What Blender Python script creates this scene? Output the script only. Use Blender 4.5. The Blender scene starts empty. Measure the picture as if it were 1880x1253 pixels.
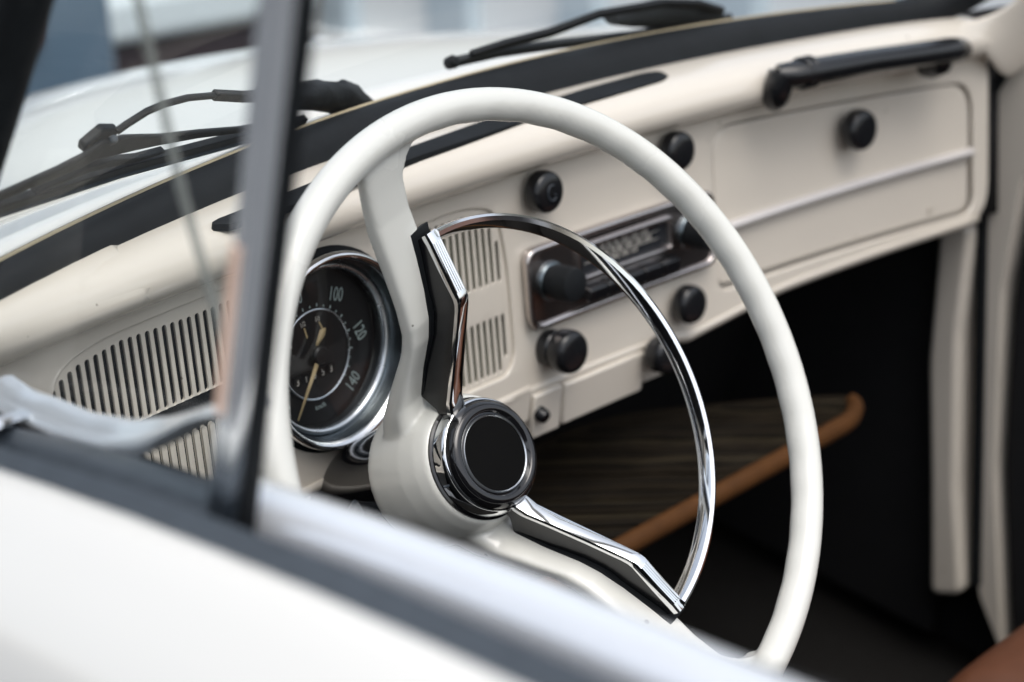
import bpy, bmesh, math, random
from mathutils import Vector, Matrix, Euler
R = math.radians
random.seed(7)
sc = bpy.context.scene

# ------------------------------------------------------------------ camera, world, sun, exposure
cam_d = bpy.data.cameras.new('camera'); cam = bpy.data.objects.new('camera', cam_d); sc.collection.objects.link(cam)
cr, cu, cf = (Vector((0.7046, -0.70881, -0.03349)), Vector((0.26784, 0.22195, 0.93755)), Vector((0.65711, 0.66957, -0.34623)))
cam.matrix_world = Matrix(((cr.x, cu.x, -cf.x, -0.9185), (cr.y, cu.y, -cf.y, -0.8227), (cr.z, cu.z, -cf.z, 1.3383), (0, 0, 0, 1)))
cam_d.sensor_width = 36; cam_d.lens = 61.28; cam_d.clip_start = .02; cam_d.clip_end = 500
cam_d.dof.use_dof = True; cam_d.dof.focus_distance = 0.995; cam_d.dof.aperture_fstop = 4.8
sc.camera = cam

SUN_EL, SUN_AZ = 66, 194            # azimuth clockwise from the car's forward direction (+Y)
world = bpy.data.worlds.new('World'); sc.world = world; world.use_nodes = True
wn = world.node_tree.nodes; wl = world.node_tree.links; wn.clear()
wo = wn.new('ShaderNodeOutputWorld'); bg = wn.new('ShaderNodeBackground'); sky = wn.new('ShaderNodeTexSky'); hs = wn.new('ShaderNodeHueSaturation')
sky.sky_type = 'NISHITA'; sky.sun_disc = False; sky.sun_elevation = R(SUN_EL); sky.sun_rotation = R(SUN_AZ); sky.dust_density = 4; sky.air_density = 1.2
hs.inputs['Saturation'].default_value = .45; hs.inputs['Value'].default_value = 1
bg.inputs['Strength'].default_value = .14
wl.new(sky.outputs[0], hs.inputs['Color']); wl.new(hs.outputs[0], bg.inputs['Color']); wl.new(bg.outputs[0], wo.inputs['Surface'])
sun_d = bpy.data.lights.new('sun', 'SUN'); sun = bpy.data.objects.new('sun', sun_d); sc.collection.objects.link(sun)
sun_d.energy = .55; sun_d.angle = R(40); sun_d.color = (1, .97, .93)
az, el = R(SUN_AZ), R(SUN_EL)
sdir = Vector((math.sin(az)*math.cos(el), math.cos(az)*math.cos(el), math.sin(el)))
sun.rotation_euler = (-sdir).to_track_quat('-Z', 'Y').to_euler(); sun.location = (0, 0, 6)
sc.view_settings.view_transform = 'Standard'; sc.view_settings.look = 'None'; sc.view_settings.exposure = .8; sc.view_settings.gamma = 1
sc.view_settings.use_curve_mapping = False

# ------------------------------------------------------------------ frame of the car: origin at the middle of the radio, x to the passenger, y forward
T = Matrix.Translation((0, 0, .95)) @ Matrix.Rotation(R(8), 4, 'X')
LEAN, KD = .2079, .1625             # the dash leans and bows
def V(*a): return Vector(a)

# ------------------------------------------------------------------ materials
def mat(name, col, rough=.5, metal=0, noise=0, nscale=40, bump=0, coat=0, spec=.5, trans=0, alpha=1, emis=None, detail=4, aniso=None):
    m = bpy.data.materials.new(name); m.use_nodes = True; nt = m.node_tree; b = nt.nodes['Principled BSDF']
    b.inputs['Base Color'].default_value = (*col, 1); b.inputs['Roughness'].default_value = rough; b.inputs['Metallic'].default_value = metal
    b.inputs['Coat Weight'].default_value = coat; b.inputs['Coat Roughness'].default_value = .06; b.inputs['Specular IOR Level'].default_value = spec
    b.inputs['Transmission Weight'].default_value = trans
    tc = nt.nodes.new('ShaderNodeTexCoord')
    if noise or bump:
        n = nt.nodes.new('ShaderNodeTexNoise'); n.inputs['Scale'].default_value = nscale; n.inputs['Detail'].default_value = detail
        nt.links.new(tc.outputs['Object'], n.inputs['Vector'])
        if noise:
            mx = nt.nodes.new('ShaderNodeMix'); mx.data_type = 'RGBA'
            mx.inputs['A'].default_value = (*[c*(1-noise) for c in col], 1); mx.inputs['B'].default_value = (*[min(1, c*(1+noise)) for c in col], 1)
            nt.links.new(n.outputs['Fac'], mx.inputs['Factor']); nt.links.new(mx.outputs['Result'], b.inputs['Base Color'])
            mr = nt.nodes.new('ShaderNodeMapRange'); mr.inputs['To Min'].default_value = max(.02, rough*.75); mr.inputs['To Max'].default_value = min(1, rough*1.25)
            n2 = nt.nodes.new('ShaderNodeTexNoise'); n2.inputs['Scale'].default_value = nscale*.35; n2.inputs['Detail'].default_value = 6
            nt.links.new(tc.outputs['Object'], n2.inputs['Vector'])
            nt.links.new(n2.outputs['Fac'], mr.inputs['Value']); nt.links.new(mr.outputs['Result'], b.inputs['Roughness'])
        if bump:
            bp = nt.nodes.new('ShaderNodeBump'); bp.inputs['Strength'].default_value = bump; bp.inputs['Distance'].default_value = .002
            nt.links.new(n.outputs['Fac'], bp.inputs['Height']); nt.links.new(bp.outputs['Normal'], b.inputs['Normal'])
    return m

def glass_mat(name, tint=(.95, .97, .97), refl=1.0, dust=0.0):
    m = bpy.data.materials.new(name); m.use_nodes = True; nt = m.node_tree; nt.nodes.clear()
    o = nt.nodes.new('ShaderNodeOutputMaterial'); tr = nt.nodes.new('ShaderNodeBsdfTransparent'); gl = nt.nodes.new('ShaderNodeBsdfGlossy'); fr = nt.nodes.new('ShaderNodeFresnel'); mx = nt.nodes.new('ShaderNodeMixShader')
    tr.inputs['Color'].default_value = (*tint, 1); gl.inputs['Roughness'].default_value = .02; fr.inputs['IOR'].default_value = 1.5
    ge = nt.nodes.new('ShaderNodeNewGeometry'); mi = nt.nodes.new('ShaderNodeMapRange'); mi.inputs['To Min'].default_value = 1.5; mi.inputs['To Max'].default_value = 1/1.5
    nt.links.new(ge.outputs['Backfacing'], mi.inputs['Value']); nt.links.new(mi.outputs[0], fr.inputs['IOR'])
    mu = nt.nodes.new('ShaderNodeMath'); mu.operation = 'MULTIPLY'; mu.inputs[1].default_value = refl; nt.links.new(fr.outputs[0], mu.inputs[0])
    nt.links.new(mu.outputs[0], mx.inputs[0]); nt.links.new(tr.outputs[0], mx.inputs[1]); nt.links.new(gl.outputs[0], mx.inputs[2])
    last = mx
    if dust:
        df = nt.nodes.new('ShaderNodeBsdfDiffuse'); df.inputs['Color'].default_value = (.75, .77, .78, 1)
        m2 = nt.nodes.new('ShaderNodeMixShader'); tc = nt.nodes.new('ShaderNodeTexCoord')
        vo = nt.nodes.new('ShaderNodeTexVoronoi'); vo.inputs['Scale'].default_value = 230
        rp = nt.nodes.new('ShaderNodeMapRange'); rp.inputs['From Min'].default_value = .05; rp.inputs['From Max'].default_value = .12; rp.inputs['To Min'].default_value = .25; rp.inputs['To Max'].default_value = dust
        nt.links.new(tc.outputs['Object'], vo.inputs['Vector']); nt.links.new(vo.outputs['Distance'], rp.inputs['Value']); nt.links.new(rp.outputs[0], m2.inputs[0])
        nt.links.new(mx.outputs[0], m2.inputs[1]); nt.links.new(df.outputs[0], m2.inputs[2]); last = m2
    nt.links.new(last.outputs[0], o.inputs['Surface'])
    return m

M = dict(
    cream=mat('cream_dash_paint', (.66, .605, .525), .24, noise=.05, nscale=9, coat=.55),
    wheel=mat('ivory_wheel_plastic', (.67, .67, .625), .26, noise=.04, nscale=14, coat=.35),
    white=mat('white_body_paint', (.66, .655, .625), .25, noise=.02, nscale=4, coat=.6),
    chrome=mat('chrome', (.83, .84, .85), .06, 1, noise=.03, nscale=60),
    satin=mat('satin_chrome', (.62, .65, .68), .28, 1, noise=.06, nscale=70),
    radiochrome=mat('worn_tinted_radio_chrome', (.60, .55, .53), .22, 1, noise=.12, nscale=50),  # brown of the reflected cabin is tinted into the chrome colour
    steel=mat('polished_window_post', (.88, .90, .92), .13, 1, noise=.08, nscale=30),
    black=mat('black_bakelite', (.009, .0095, .011), .22, noise=.2, nscale=40),
    blackgloss=mat('black_gloss', (.006, .006, .007), .10, noise=.2, nscale=30, coat=.3),
    matte=mat('button_matte_black', (.004, .004, .004), .7, noise=.1, nscale=60, spec=.05),
    rubber=mat('black_rubber', (.007, .0085, .010), .65, noise=.25, nscale=60, bump=.15, spec=.22),
    seal=mat('grey_window_seal', (.042, .052, .064), .45, noise=.3, nscale=90, bump=.2),
    wiper=mat('weathered_wiper_black', (.007, .008, .009), .55, noise=.4, nscale=120, bump=.2, spec=.25),
    blade=mat('wiper_rubber_grey', (.016, .018, .019), .55, noise=.3, nscale=80),
    tan=mat('aged_tan_sealant', (.42, .35, .23), .6, noise=.35, nscale=45),
    silver=mat('silver_seal_highlight', (.50, .54, .56), .4, .6, noise=.25, nscale=90),
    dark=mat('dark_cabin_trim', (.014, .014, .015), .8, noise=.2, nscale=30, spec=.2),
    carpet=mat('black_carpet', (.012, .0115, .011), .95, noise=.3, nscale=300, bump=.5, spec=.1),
    dialface=mat('black_dial_face', (.010, .0095, .010), .35, noise=.15, nscale=50),
    dialcentre=mat('brown_black_dial_centre', (.013, .0115, .0115), .45, noise=.15, nscale=50),
    numeral=mat('pale_green_grey_numerals', (.30, .36, .35), .6, noise=.1, nscale=80),
    digit=mat('odometer_white', (.52, .49, .44), .6, noise=.1, nscale=80),
    gold=mat('gold_needle', (.42, .32, .17), .45, noise=.1, nscale=60),
    grillecloth=mat('dark_speaker_cloth', (.010, .012, .015), .9, noise=.6, nscale=600, bump=.4, spec=.1),
    grillegreen=mat('olive_backing_cloth', (.055, .075, .038), .9, noise=.3, nscale=400, bump=.3, spec=.1),
    bamboo=mat('dark_bamboo', (.012, .0085, .0045), .85, noise=.6, nscale=35, bump=.2, spec=.12),
    bamboo_light=mat('pale_bamboo', (.022, .0165, .008), .8, noise=.5, nscale=35, bump=.2, spec=.15),
    bamboo_dark=mat('black_bamboo', (.009, .007, .0045), .85, noise=.5, nscale=35, bump=.2, spec=.1),
    cane=mat('orange_brown_cane_trim', (.075, .030, .008), .75, spec=.2, noise=.4, nscale=40, bump=.25),
    leather=mat('brown_leather', (.10, .036, .016), .5, noise=.18, nscale=60, bump=.35),
    sill=mat('polished_sill', (.80, .83, .87), .22, .45, noise=.05, nscale=20, coat=.3),
    strip=mat('pale_grey_trim', (.60, .57, .55), .25, noise=.04, nscale=20, coat=.4),
    gunmetal=mat('bezel_gunmetal', (.16, .185, .20), .25, 1, noise=.1, nscale=40),
    headliner=mat('cream_headliner', (.55, .51, .45), .9, noise=.06, nscale=200, bump=.1),
    peach=mat('pale_peach_strip', (.80, .55, .42), .5, noise=.08, nscale=20),
    amber=mat('clear_signal_lens', (.75, .78, .80), .15, noise=.05, nscale=20, coat=.5),
    glass=glass_mat('windshield_glass', (.97, .985, .98), refl=.3),
    ventglass=glass_mat('vent_glass', (.95, .975, .975), refl=.6, dust=.004),
    dialglass=glass_mat('instrument_glass', (.97, .98, .98)),
    edge=None,
    radioglass=mat('radio_dial_black', (.022, .024, .028), .18, noise=.2, nscale=40, coat=.4),
    asphalt=mat('street_asphalt', (.11, .115, .12), .85, noise=.25, nscale=3, bump=.3),
    bluepaint=mat('blue_car_paint', (.06, .10, .145), .3, noise=.05, nscale=3, coat=.6),
    whitecar=mat('pale_car_paint', (.60, .66, .68), .3, noise=.03, nscale=3, coat=.5),
    maroon=mat('dark_maroon_shade_and_lamps', (.030, .014, .018), .4, noise=.2, nscale=6),
    tyre=mat('tyre_rubber', (.014, .014, .015), .8, noise=.2, nscale=30),
    hub=mat('wheel_cover', (.55, .57, .6), .25, .9, noise=.05, nscale=10),
    carglass=mat('dark_car_window', (.03, .04, .05), .05, noise=.05, nscale=5, coat=.8),
    wallpale=mat('pale_facade_render', (.80, .82, .82), .85, noise=.06, nscale=3, bump=.2),
    wallblue=mat('blue_grey_facade_panel', (.50, .58, .63), .8, noise=.08, nscale=3),
)

def stripe_mat():
    m = bpy.data.materials.new('translucent_grey'); m.use_nodes = True; nt = m.node_tree; nt.nodes.clear()
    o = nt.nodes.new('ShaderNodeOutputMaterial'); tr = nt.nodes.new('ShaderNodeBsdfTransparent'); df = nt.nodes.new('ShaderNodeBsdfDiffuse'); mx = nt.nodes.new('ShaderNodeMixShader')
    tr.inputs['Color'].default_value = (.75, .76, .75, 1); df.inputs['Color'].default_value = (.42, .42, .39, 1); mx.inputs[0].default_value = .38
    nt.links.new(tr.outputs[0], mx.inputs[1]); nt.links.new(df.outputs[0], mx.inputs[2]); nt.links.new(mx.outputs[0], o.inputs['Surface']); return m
M['edge'] = stripe_mat()
def specks(m, scale, thr, dark):
    # sparse dirt specks and small chips over the paint's own colour
    nt = m.node_tree; b = nt.nodes['Principled BSDF']; src = b.inputs['Base Color'].links[0].from_socket
    tc = nt.nodes.new('ShaderNodeTexCoord'); vo = nt.nodes.new('ShaderNodeTexVoronoi'); vo.inputs['Scale'].default_value = scale
    wn_ = nt.nodes.new('ShaderNodeTexNoise'); wn_.inputs['Scale'].default_value = scale*.3
    lt = nt.nodes.new('ShaderNodeMath'); lt.operation = 'LESS_THAN'; ad = nt.nodes.new('ShaderNodeMath'); ad.operation = 'MULTIPLY'
    mr = nt.nodes.new('ShaderNodeMapRange'); mr.inputs['From Min'].default_value = .52; mr.inputs['From Max'].default_value = .8; mr.inputs['To Max'].default_value = thr
    nt.links.new(tc.outputs['Object'], vo.inputs['Vector']); nt.links.new(tc.outputs['Object'], wn_.inputs['Vector'])
    nt.links.new(wn_.outputs['Fac'], mr.inputs['Value']); nt.links.new(vo.outputs['Distance'], lt.inputs[0]); nt.links.new(mr.outputs[0], lt.inputs[1])
    nt.links.new(lt.outputs[0], ad.inputs[0]); ad.inputs[1].default_value = .7
    mx = nt.nodes.new('ShaderNodeMix'); mx.data_type = 'RGBA'; mx.inputs['B'].default_value = (*dark, 1)
    nt.links.new(ad.outputs[0], mx.inputs['Factor']); nt.links.new(src, mx.inputs['A']); nt.links.new(mx.outputs['Result'], b.inputs['Base Color'])
specks(M['wheel'], 75, .22, (.12, .11, .09)); specks(M['cream'], 60, .20, (.20, .17, .13))
# ------------------------------------------------------------------ mesh helpers
class MB:
    def __init__(s): s.v = []; s.f = []; s.m = []
    def add(s, vs, fs):
        o = len(s.v); s.v += [Vector(p) for p in vs]; s.f += [tuple(i+o for i in f) for f in fs]; return s
    def box(s, c, size, rot=None):
        hx, hy, hz = [d/2 for d in size]; q = [V(x, y, z) for x in (-hx, hx) for y in (-hy, hy) for z in (-hz, hz)]
        if rot is not None: q = [rot @ p for p in q]
        q = [p+Vector(c) for p in q]
        return s.add(q, [(0, 1, 3, 2), (4, 6, 7, 5), (0, 4, 5, 1), (2, 3, 7, 6), (0, 2, 6, 4), (1, 5, 7, 3)])
    def loft(s, secs, closed_u=True, cap=True, loop=False):
        n = len(secs[0]); vs = [p for q in secs for p in q]; fs = []
        m = len(secs); rng = range(m) if loop else range(m-1)
        for i in rng:
            j = (i+1) % m
            for k in range(n if closed_u else n-1):
                k2 = (k+1) % n; fs.append((i*n+k, i*n+k2, j*n+k2, j*n+k))
        if cap and not loop and closed_u: fs.append(tuple(range(n-1, -1, -1))); fs.append(tuple((m-1)*n+k for k in range(n)))
        return s.add(vs, fs)
    def tube(s, path, r, n=12, loop=False, sq=1.0, up=None):
        path = [Vector(p) for p in path]; secs = []; m = len(path); ref = Vector(up) if up is not None else V(.13, .27, .95)
        for i, p in enumerate(path):
            a = path[(i-1) % m] if (loop or i > 0) else p; b = path[(i+1) % m] if (loop or i < m-1) else p
            t = (b-a).normalized(); e = t.cross(ref)
            if e.length < 1e-4: e = t.cross(V(1, 0, 0))
            e.normalize(); g = e.cross(t); rr = r[i] if isinstance(r, (list, tuple)) else r
            secs.append([p + e*rr*math.cos(2*math.pi*k/n) + g*rr*sq*math.sin(2*math.pi*k/n) for k in range(n)])
        return s.loft(secs, loop=loop)
    def lathe(s, prof, O, ax, ref, n=40, cap=True, a0=0, a1=360):
        O = Vector(O); ax = Vector(ax).normalized(); e = Vector(ref); e = (e-ax*e.dot(ax)).normalized(); g = ax.cross(e); full = abs(a1-a0) >= 360
        k = n if full else n+1
        secs = [[O+ax*h+(e*math.cos(R(a0+(a1-a0)*i/n))+g*math.sin(R(a0+(a1-a0)*i/n)))*max(r, 1e-5) for i in range(k)] for r, h in prof]
        return s.loft(secs, closed_u=full, cap=cap)
    def grid(s, fn, us, vs_):
        nu, nv = len(us), len(vs_)
        return s.add([fn(u, v) for u in us for v in vs_], [(i*nv+j, i*nv+j+1, (i+1)*nv+j+1, (i+1)*nv+j) for i in range(nu-1) for j in range(nv-1)])
    def build(s, name, material, parent=None, frame=True, angle=35, bevel=0, seg=2, solid=0, subsurf=0, recalc=True, weld=1e-6, loc=None):
        me = bpy.data.meshes.new(name); Tm = T if frame else Matrix()
        me.from_pydata([Tm @ p for p in s.v], [], s.f)
        bm = bmesh.new(); bm.from_mesh(me)
        if weld: bmesh.ops.remove_doubles(bm, verts=bm.verts, dist=weld)
        if recalc: bmesh.ops.recalc_face_normals(bm, faces=bm.faces)
        bm.to_mesh(me); bm.free()
        return finish(name, me, material, parent, angle, bevel, seg, solid, subsurf)

def finish(name, me, material, parent=None, angle=35, bevel=0, seg=2, solid=0, subsurf=0):
    o = bpy.data.objects.new(name, me); sc.collection.objects.link(o)
    me.materials.clear(); me.materials.append(material)
    for p in me.polygons: p.use_smooth = True
    if angle: me.set_sharp_from_angle(angle=R(angle))
    if solid: md = o.modifiers.new('solid', 'SOLIDIFY'); md.thickness = solid; md.offset = 0
    if bevel: md = o.modifiers.new('bevel', 'BEVEL'); md.width = bevel; md.segments = seg; md.limit_method = 'ANGLE'; md.angle_limit = R(40)
    if subsurf: md = o.modifiers.new('sub', 'SUBSURF'); md.levels = subsurf; md.render_levels = subsurf
    if parent: o.parent = parent
    return o

def tag(o, label=None, cat=None, group=None, kind=None):
    if label: o['label'] = label
    if cat: o['category'] = cat
    if group: o['group'] = group
    if kind: o['kind'] = kind
    return o

def rounded(pts, rad, n=6):
    """polygon with rounded corners; rad one number or one per corner"""
    out = []; m = len(pts)
    for i, p in enumerate(pts):
        p = Vector((*p, 0)); a = Vector((*pts[i-1], 0)); b = Vector((*pts[(i+1) % m], 0)); r = rad[i] if isinstance(rad, (list, tuple)) else rad
        da = (a-p); db = (b-p); r = min(r, da.length*.49, db.length*.49)
        if r < 1e-6: out.append((p.x, p.y)); continue
        A = p+da.normalized()*r; B = p+db.normalized()*r
        for k in range(n+1):
            t = k/n; q = A*(1-t)**2+p*2*t*(1-t)+B*t*t; out.append((q.x, q.y))
    return out
def rect(x0, x1, z0, z1, r, n=6): return rounded([(x0, z0), (x1, z0), (x1, z1), (x0, z1)], r, n)
def circle(x, z, r, n=64): return [(x+r*math.cos(2*math.pi*i/n), z+r*math.sin(2*math.pi*i/n)) for i in range(n)]
def slot(x, z0, z1, w): 
    h = w/2; return [(x+h*math.cos(a), z1-h+h*math.sin(a)) for a in [math.pi*i/6 for i in range(7)]] + [(x+h*math.cos(a), z0+h+h*math.sin(a)) for a in [math.pi+math.pi*i/6 for i in range(7)]]

def S(x, z, off=0):                 # a point on the bowed dash face; off is towards the driver
    return V(x, LEAN*z-KD*x*x-off, z)
def frame_at(x, z, off=0):
    O = S(x, z, off); ex = V(1, -2*KD*x, 0).normalized(); ez = V(0, LEAN, 1); ez = (ez-ex*ez.dot(ex)).normalized(); return O, ex, ez, ex.cross(ez)

def plate(name, outer, holes, d0, d1, material, parent, bevel=.0008, mapf=None, step=.02, angle=35):
    """flat sheet with real openings, from depth d0 to d1 (towards the driver), bent on to the dash"""
    cv = bpy.data.curves.new(name, 'CURVE'); cv.dimensions = '2D'; cv.fill_mode = 'BOTH'; cv.extrude = (d1-d0)/2-bevel; cv.bevel_depth = bevel; cv.bevel_resolution = 2; cv.offset = -bevel
    for poly in [outer]+holes:
        sp = cv.splines.new('POLY'); sp.points.add(len(poly)-1); sp.use_cyclic_u = True
        for q, (x, z) in zip(sp.points, poly): q.co = (x, z, 0, 1)
    ob = bpy.data.objects.new('tmp', cv); sc.collection.objects.link(ob)
    dg = bpy.context.evaluated_depsgraph_get(); me = bpy.data.meshes.new_from_object(ob.evaluated_get(dg))
    bpy.data.objects.remove(ob); bpy.data.curves.remove(cv)
    bm = bmesh.new(); bm.from_mesh(me); bmesh.ops.remove_doubles(bm, verts=bm.verts, dist=2e-5)
    if mapf is None:
        x0 = min(p[0] for p in outer); x1 = max(p[0] for p in outer); x = x0+step
        while x < x1-1e-4:
            bmesh.ops.bisect_plane(bm, geom=bm.verts[:]+bm.edges[:]+bm.faces[:], plane_co=(x, 0, 0), plane_no=(1, 0, 0)); x += step
        mapf = lambda x, z, d: S(x, z, d)
    mid = (d0+d1)/2
    for v in bm.verts: v.co = T @ mapf(v.co.x, v.co.y, mid+v.co.z)
    bmesh.ops.recalc_face_normals(bm, faces=bm.faces); bm.to_mesh(me); bm.free(); me.name = name
    return finish(name, me, material, parent, angle)

def text_mesh(body, size, extrude, basis, material, name, parent, sx=1.0, align='CENTER'):
    """basis: function (x, y, d) -> car-frame point"""
    cv = bpy.data.curves.new('t', 'FONT'); cv.body = body; cv.size = size; cv.extrude = extrude; cv.align_x = align; cv.align_y = 'CENTER'; cv.resolution_u = 3
    ob = bpy.data.objects.new('t', cv); sc.collection.objects.link(ob)
    dg = bpy.context.evaluated_depsgraph_get(); me = bpy.data.meshes.new_from_object(ob.evaluated_get(dg))
    bpy.data.objects.remove(ob); bpy.data.curves.remove(cv)
    for v in me.vertices: v.co = T @ basis(v.co.x*sx, v.co.y, v.co.z)
    me.name = name
    return finish(name, me, material, parent, 30)

def interp(tab, x):
    if x <= tab[0][0]: return tab[0][1]
    for (a, p), (b, q) in zip(tab, tab[1:]):
        if x <= b: return p+(q-p)*(x-a)/(b-a)
    return tab[-1][1]
def lin(a, b, n): return [a+(b-a)*i/(n-1) for i in range(n)]

# ================================================================== the setting
g = MB().grid(lambda u, v: V(u, v, 0), lin(-60, 60, 25), lin(-60, 60, 25)).build('street', M['asphalt'], frame=False, angle=0)
tag(g, kind='structure')

# ================================================================== the car
car = bpy.data.objects.new('vintage_car', None); sc.collection.objects.link(car); car.empty_display_size = .3
tag(car, 'white vintage car with cream dashboard, ivory steering wheel and chrome horn ring', 'car')
P = car

# ---- body: hood, fenders, made-up open top in place of a roof, floor
def hoodz(x, y):
    s_ = y-.14; hw = .52-.12*s_/1.06
    return .105-.2*s_-.3*s_**3-(.16-.125*max(0, 1-s_/.55))*abs(x/hw)**2.4
ys = lin(.125, 1.2, 28); xs = lin(-1, 1, 33)
def hw_(v): return (.52-.12*(v-.14)/1.06)*(1+.32*max(0, 1-(v-.125)/.9))
hd = MB().grid(lambda u, v: V(u*hw_(v), v, hoodz(u*hw_(v), v)), xs, ys).build('hood', M['white'], P, solid=.004, angle=60)
tag(hd, 'white domed front hood seen through the windshield')
for sx in (1, -1):
    m = MB(); secs = []
    for i in range(19):
        t = i/18; y = .36+.89*t; top = -.13-.05*t-.25*max(0, t-.62)**2*6; w = .13+.05*math.sin(math.pi*min(1, t*1.05))
        secs.append([V(sx*(.55+w*1.25*math.cos(a)), y, top-.26+(.26*math.sin(a) if math.sin(a) > 0 else .35*math.sin(a))) for a in [math.pi*2*k/24 for k in range(24)]])
    fd = m.loft(secs).build('front_fender', M['white'], P, angle=60)
    m = MB(); O = V(sx*.55, 1.0, -.208); prof = [(.0, .032), (.012, .031), (.022, .026), (.028, .016), (.031, .005), (.033, -.03)]
    m.lathe(prof[::-1], O, V(0, 0, 1), V(1, 0, 0), 24)
    for v in m.v: v.y = O.y+(v.y-O.y)*1.5
    ts = m.build('turn_signal', M['amber'], fd); tag(ts, 'small pale turn signal on top of the fender')

def WY(x, z): return .085-.38*x*x-.6*(z-.127)       # windshield surface
hdr = MB().tube([V(x, WY(x, .5)-.004, .503) for x in lin(-.50, .42, 24)], .016, 12, sq=1.3).build('windshield_header', M['white'], P, angle=60)
m = MB()
for i in range(5): m.tube([V(x, -1.22-.045*i-.1*(x/.6)**2*0, .10+.035*(i % 2)+.02*i) for x in lin(-.58, .58, 12)], .045, 12)
o = m.build('made_up_folded_top', M['dark'], P, angle=60); tag(o, 'made-up dark soft top, folded unseen behind the seats')  # unseen, added so the roofless cabin takes in more sky light
# floor, firewall, tunnel, rear bulkhead
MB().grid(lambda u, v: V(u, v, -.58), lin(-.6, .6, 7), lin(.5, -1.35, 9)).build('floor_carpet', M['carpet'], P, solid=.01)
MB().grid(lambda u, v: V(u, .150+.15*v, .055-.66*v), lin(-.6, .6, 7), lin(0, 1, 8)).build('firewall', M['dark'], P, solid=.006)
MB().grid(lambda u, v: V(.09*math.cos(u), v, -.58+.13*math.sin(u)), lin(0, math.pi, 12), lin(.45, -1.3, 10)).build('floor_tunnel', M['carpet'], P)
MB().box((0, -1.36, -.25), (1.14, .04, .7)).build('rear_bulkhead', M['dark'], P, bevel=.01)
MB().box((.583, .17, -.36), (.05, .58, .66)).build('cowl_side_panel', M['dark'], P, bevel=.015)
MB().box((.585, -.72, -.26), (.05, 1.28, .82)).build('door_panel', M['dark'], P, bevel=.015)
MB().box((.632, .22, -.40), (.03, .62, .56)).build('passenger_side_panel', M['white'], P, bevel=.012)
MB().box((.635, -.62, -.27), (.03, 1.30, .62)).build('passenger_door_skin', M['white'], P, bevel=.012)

# ---- windshield, its rubber seal and the sealant line
def wsp(x, z, o=0): return V(x, WY(x, z)+o, z)
XL, XR = -.610, .452
def ws_path():
    base = [(x, .127) for x in lin(XL+.03, XR-.075, 34)]
    cornR = [(XR-.075+.075*math.sin(a), .127+.075-.075*math.cos(a)) for a in lin(.15, math.pi/2, 8)]
    sideR = [(XR-.06*t, .202+(.49-.202)*t) for t in lin(.1, 1, 8)]
    top = [(x, .49+.01*math.cos(x*3)) for x in lin(XR-.08, XL+.03, 20)]
    sideL = [(XL+.012*(1-t), .49+(.16-.49)*t) for t in lin(0, 1, 9)]
    return base, cornR, sideR, top, sideL
pb = ws_path(); pall = [p for q in pb for p in q]
gl = MB().grid(lambda u, v: wsp((XL+.012*v)+(XR-.06*v-XL-.012*v)*u, .120+.375*v, .0), lin(0, 1, 30), lin(0, 1, 12)).build('windshield', M['glass'], P, angle=60)
tag(gl, 'clear curved windshield glass')
def YB(x): return .055-.31*x*x
m = MB(); secs = []
n = len(pall)
for i, (x, z) in enumerate(pall):
    onbase = i < len(pb[0])
    c = wsp(x, z)
    if onbase:
        lo = V(x, YB(x), .1105)
    else:
        dirn = V(x-(-.045), 0, z-.31); dirn.y = 0; dirn.normalize()
        blend = min(1, (i-len(pb[0]))/7); lo_b = V(x, YB(x), .1105); lo_s = c+V(dirn.x*.026, -.02, dirn.z*.026); lo = lo_b*(1-blend)+lo_s*blend if i < len(pb[0])+8 else lo_s
    d = (lo-c); nrm = d.cross(V(1, 0, 0) if onbase else (Vector((pall[(i+1) % n][0]-pall[i-1][0], 0, pall[(i+1) % n][1]-pall[i-1][1])).normalized()))
    nrm.normalize()
    if nrm.y > 0: nrm = -nrm
    secs.append([c+V(0, .004, .002), c-V(0, .002, 0)+nrm*.004, c+d*.25+nrm*.0085, c+d*.5+nrm*.0095, c+d*.75+nrm*.0075, lo+nrm*.003, lo-nrm*.004, c+d*.5-nrm*.006])
sl = m.loft(secs, loop=True).build('windshield_seal', M['rubber'], P, angle=50)
tag(sl, 'thick black rubber windshield seal')
MB().tube([wsp(x, .1292, .002) for x, z in pb[0]], .0014, 8).build('sealant_line', M['tan'], sl)
MB().tube([wsp(x, .1262, -.003) for x, z in pb[0]], .0024, 8).build('seal_highlight_line', M['silver'], sl)  # silver tube paints in the highlight along the seal's upper lip
# cowl between glass and hood
MB().grid(lambda u, v: V(u, (.100-.38*u*u)*(1-v)+(.14)*v, .122*(1-v)+(hoodz(u*.98, .14)-.004)*v), lin(-.68, .50, 36), lin(0, 1, 4)).build('cowl', M['white'], P, angle=60, solid=.003)

# ---- dashboard
zc0, zc1 = -.0775, .0815
face_out = rounded([(-.58, zc0+.006), (-.25, zc0+.004), (-.07, zc0-.001), (.052, zc0-.003), (.075, zc0-.010), (.13, zc0-.004), (.19, zc0+.003), (.466, zc0+.010), (.466, zc1), (-.58, zc1)], [.01, .05, .05, .02, .02, .03, .05, .035, .02, .01])
lg_out = rounded([(-.497, .020), (-.486, .063), (-.455, .0705), (-.352, .0715), (-.345, .06), (-.345, -.04), (-.352, -.052), (-.44, -.05), (-.482, -.03)], [.02, .018, .02, .006, .004, .004, .006, .02, .02])
rg_out = rounded([(-.205, .066), (-.150, .0675), (-.119, .060), (-.1125, .02), (-.1125, -.045), (-.121, -.0575), (-.205, -.0565)], [.004, .02, .016, .03, .012, .010, .004])
gb_out = rounded([(.1145, -.058), (.447, -.0585), (.4445, .060), (.1145, .0715)], [.014, .018, .028, .024])
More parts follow.
